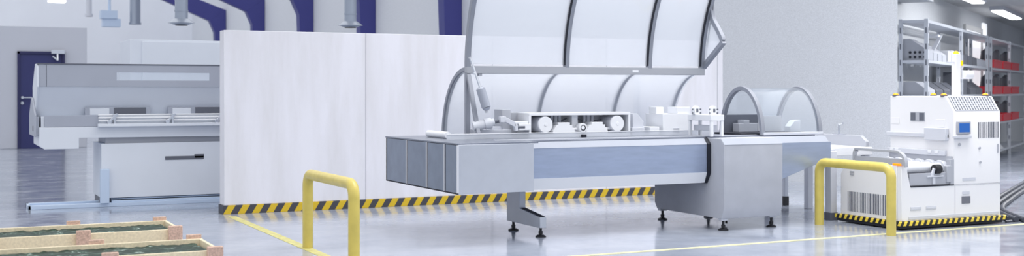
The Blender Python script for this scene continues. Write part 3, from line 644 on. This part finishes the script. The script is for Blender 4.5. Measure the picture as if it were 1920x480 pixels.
# side loop
lo = [(10.13,.70),(10.13,.80),(10.10,.84),(10.05,.855),(9.50,.855),(9.42,.84),(9.36,.80),(9.335,.74),(9.33,.68)]
li = [(10.105,.70),(10.105,.79),(10.085,.82),(10.045,.83),(9.50,.83),(9.44,.82),(9.385,.785),(9.36,.735),(9.355,.68)]
lp = obj('side_loop', MB().strip(curve(lo,6), curve(li,6), 9.285, 9.33, 'X').box(9.295,9.32,9.36,10.11,.695,.765), 'midgrey', t, bevel=.004)
obj('side_lamp', MB().box(9.287,9.35,9.398,9.52,.693,.715), 'orange', t, bevel=.004)
for x, y in ((10.10,10.30),(10.70,10.30),(10.10,9.57),(10.72,9.55)):
    bcn = obj('beacon', MB().dome((x,y,1.447),.034,.026), 'orange', t, bevel=0)
    obj('beacon_base', MB().cyl((x,y,1.434),(x,y,1.449),.038), 'darkgrey', bcn, bevel=0)
ms = obj('mast', MB().box(10.555,10.63,9.82,9.89,1.437,1.925), 'agv', t, bevel=.004)
obj('mast_cap', MB().dome((10.592,9.855,1.925),.034,.035), 'yellowlens', ms, bevel=0)
obj('signal_lamp', MB().cyl((10.675,9.85,1.79),(10.675,9.85,1.85),.018), 'yellowlens', ms, bevel=.002)
obj('lamp_bracket', MB().box(10.625,10.70,9.84,9.86,1.765,1.79).bar((10.63,9.85,1.72),(10.68,9.85,1.77),.02,.02).bar((10.45,9.85,1.83),(10.56,9.85,1.83),.015,.012), 'lightgrey', ms)
obj('camera_head', MB().cyl((10.64,9.80,1.685),(10.775,9.80,1.685),.05).box(10.64,10.775,9.80,9.87,1.635,1.735), 'white', ms, bevel=.004)

# ------------------------------------------------------------------ storage shelves
LV = (.13, .76, 1.38, 1.95, 2.60)
def shelving(t0, ts, lab):
    t = thing('shelving_unit', lab, 'shelf', S(t0+1, .22, 0), 'grey steel shelving units')
    for x in ts:
        for v in (0, .40):
            p = obj('post', MB().box(x, x+.07, v, v+.06, 0, 2.66, f=S), 'shelf', t, bevel=0)
            h = MB()
            for k in range(9): h.box(x+.025, x+.045, v-.002, v+.002, .35+k*.26, .44+k*.26, f=S)
            for k in range(9): h.box(x-.002, x+.002, v+.02, v+.04, .35+k*.26, .44+k*.26, f=S)
            obj('slot_holes', h, 'darkgrey', p, bevel=0)
    for a, b in zip(ts, ts[1:]):
        for z in LV: obj('shelf_board', MB().box(a+.02, b+.05, .005, .455, z, z+.045, f=S), 'shelf', t, bevel=0)
    return t
shelving(0, (0, 3.38, 6.65), 'long grey steel shelving unit with grey bins, left behind the robot')
shelving(7.2, (7.2, 10.3, 13.4), 'far grey steel shelving unit with red crates at the right edge')
def put(name, mb, m, label, cat, group=None, bevel=.004):
    return tag(obj(name, mb, m, bevel=bevel), label, cat, group)
def binbox(t0, t1, v0, v1, z, h, cut=.45):   # open fronted bin with a sloping top edge
    return MB().prism([(v0, z), (v1, z), (v1, z+h), (v0+(v1-v0)*.5, z+h), (v0, z+h*cut)], t0, t1, 'X', f=S)
z = LV[3]+.047
# bin with round holes on its end
bt = thing('storage_bin', 'grey sloping bin with round holes, left end of the middle shelf', 'bin', S(.3,.2,z), 'bins on the middle shelf')
obj('body', MB().prism([(.02,z),(.42,z),(.42,z+.35),(.30,z+.35),(.02,z+.16)], .10, .55, 'X', f=S), 'bin', bt)
for i in range(4):
    for j in range(2):
        a = Vector(S(.096, .07+.075*i, z+.05+.075*j)); obj('hole', MB().cyl(a-U*.004, a+U*.006, .022, n=14), 'gap', bt, bevel=0)
for i in range(3):
    put('storage_bin', binbox(.65+.42*i, 1.0+.42*i, .03, .42, z, .30-.02*i), 'bin', ['grey sloping bin right behind the bin with round holes', 'grey sloping bin third along the middle shelf, behind the near post', 'grey sloping bin fourth along the middle shelf, by the leaning panel'][i], 'bin', 'bins on the middle shelf')
put('leaning_panel', MB().prism([(.16,z),(.24,z),(.02,z+.42),(.02,z+.44),(-.05,z+.44)], 1.0, 1.04, 'X', f=S).prism([(-.02,z+.40),(.20,z+.40),(.20,z+.44),(-.02,z+.44)], .78, 1.04, 'X', f=S), 'binlight', 'white folded panel sticking up on the middle shelf', 'panel')
pl = ['pale box on the middle shelf, nearest to the white folded panel', 'pale box second right of the white folded panel', 'pale box third right of the white folded panel', 'pale box on the middle shelf, just left of the robot mast']
for i in range(4): put('cardboard_box', MB().box(1.98+.34*i, 2.26+.34*i, .02, .36, z, z+.20+.02*(i % 2), f=S), 'binlight', pl[i], 'box', 'pale boxes on the middle shelf')
dl = ['dark grey bin on the middle shelf, just right of the robot mast', 'second dark grey bin right of the robot mast on the middle shelf', 'third dark grey bin right of the robot mast on the middle shelf', 'fourth dark grey bin right of the robot mast, under the white window', 'last dark grey bin on the middle shelf, at its right post']
for i in range(5): put('storage_bin', binbox(3.6+.58*i, 4.1+.58*i, .02, .42, z, .25-.015*i, .7), 'bindark' if i < 3 else 'bin', dl[i], 'bin', 'dark bins on the middle shelf')
z = LV[2]+.047
ll = ['dark sloping bin at the left end of the lower shelf', 'second dark sloping bin on the lower shelf', 'third dark sloping bin on the lower shelf', 'fourth dark sloping bin on the lower shelf, left of the robot mast']
for i in range(4): put('storage_bin', binbox(.12+.75*i, .75+.75*i, .02, .42, z, .22, .35), 'bindark' if i else 'bin', ll[i], 'bin', 'dark bins on the lower shelf')
put('storage_bin', MB().box(3.7, 4.2, .05, .4, z, z+.42, f=S), 'bindark', 'tall dark box on the lower shelf, right of the robot mast', 'bin', 'dark bins on the lower shelf')
for i in range(2): put('storage_bin', binbox(4.5+.8*i, 5.2+.8*i, .02, .42, z, .26, .4), 'bindark', ['dark sloping bin right of the tall dark box', 'dark sloping bin at the right end of the lower shelf'][i], 'bin', 'dark bins on the lower shelf')
# red crates on the far unit
k = 0
rn = {1:'lowest red-crate shelf', 2:'middle red-crate shelf', 3:'top red-crate shelf'}
for li_ in (3, 2, 1):
    z = LV[li_]+.047
    for i, a in enumerate((7.36, 8.9, 10.45)):
        nm = ['left', 'middle', 'right'][i]
        c = thing('plastic_crate', '%s red flat crate on the %s of the far shelving unit' % (nm, rn[li_]), 'crate', S(a+.7, .2, z), 'red crates on the far shelves')
        obj('tray', MB().box(a, a+1.35, .0, .42, z, z+.02, f=S).box(a, a+1.35, -.02, .01, z, z+.17, f=S).box(a, a+1.35, .41, .43, z, z+.17, f=S).box(a, a+.02, .01, .41, z, z+.17, f=S).box(a+1.33, a+1.35, .01, .41, z, z+.17, f=S), 'red', c)
        obj('rim', MB().box(a-.01, a+1.36, -.03, -.018, z+.14, z+.175, f=S), 'red', c)
        put('machine_part', MB().cyl(S(a+.35,.2,z+.021), S(a+.35,.2,z+.38), .13, .09).cyl(S(a+.35,.2,z+.36), S(a+.62,.2,z+.40), .06), 'bindark', 'dark machine part standing in the %s red crate on the %s' % (nm, rn[li_]), 'machine part', 'dark parts in the red crates')
z = LV[0]+.047
put('leaning_panel', MB().prism([(.02,z),(.10,z),(.38,z+.36),(.32,z+.38)], 8.2, 9.3, 'X', f=S), 'binlight', 'pale panel leaning on the bottom board of the far shelving unit', 'panel')
# ceiling lights of the storage area
for i, t0 in enumerate((1.2, 7.1)):
    c = thing('ceiling_light', ['ceiling light at the top edge above the long shelving unit', 'far ceiling light near the right edge, with grey housing'][i], 'lamp', S(t0+1.7, -.1, 3.2), 'storage ceiling lights')
    obj('housing', MB().box(t0, t0+3.4, -.25, .03, 3.215, 3.3, f=S), 'midgrey', c)
    obj('diffuser', MB().box(t0+.04, t0+3.36, -.22, 0, 3.19, 3.216, f=S), 'lamp', c)
# cable cover on the floor
cc = MB()
pa = curve([(11.05,9.40),(11.6,10.15),(12.1,10.62),(12.7,11.05),(14.0,11.95),(17.5,14.3)], 8)
for off in (-.09, 0, .09): cc.tube([(x-.56*off, y+.83*off, .03) for x, y in pa], .03, n=10)
tag(obj('cable_bundle', cc, 'cable', bevel=0), 'dark cable bundle curving over the floor right of the robot', 'cable')
tag(obj('floor_cable', MB().tube([(10.9,9.42,.012),(12.5,9.62,.012),(15,9.9,.012),(18,10.3,.012)], .012, n=8), 'cable', bevel=0), 'thin dark cable running right from the robot skirt', 'cable')
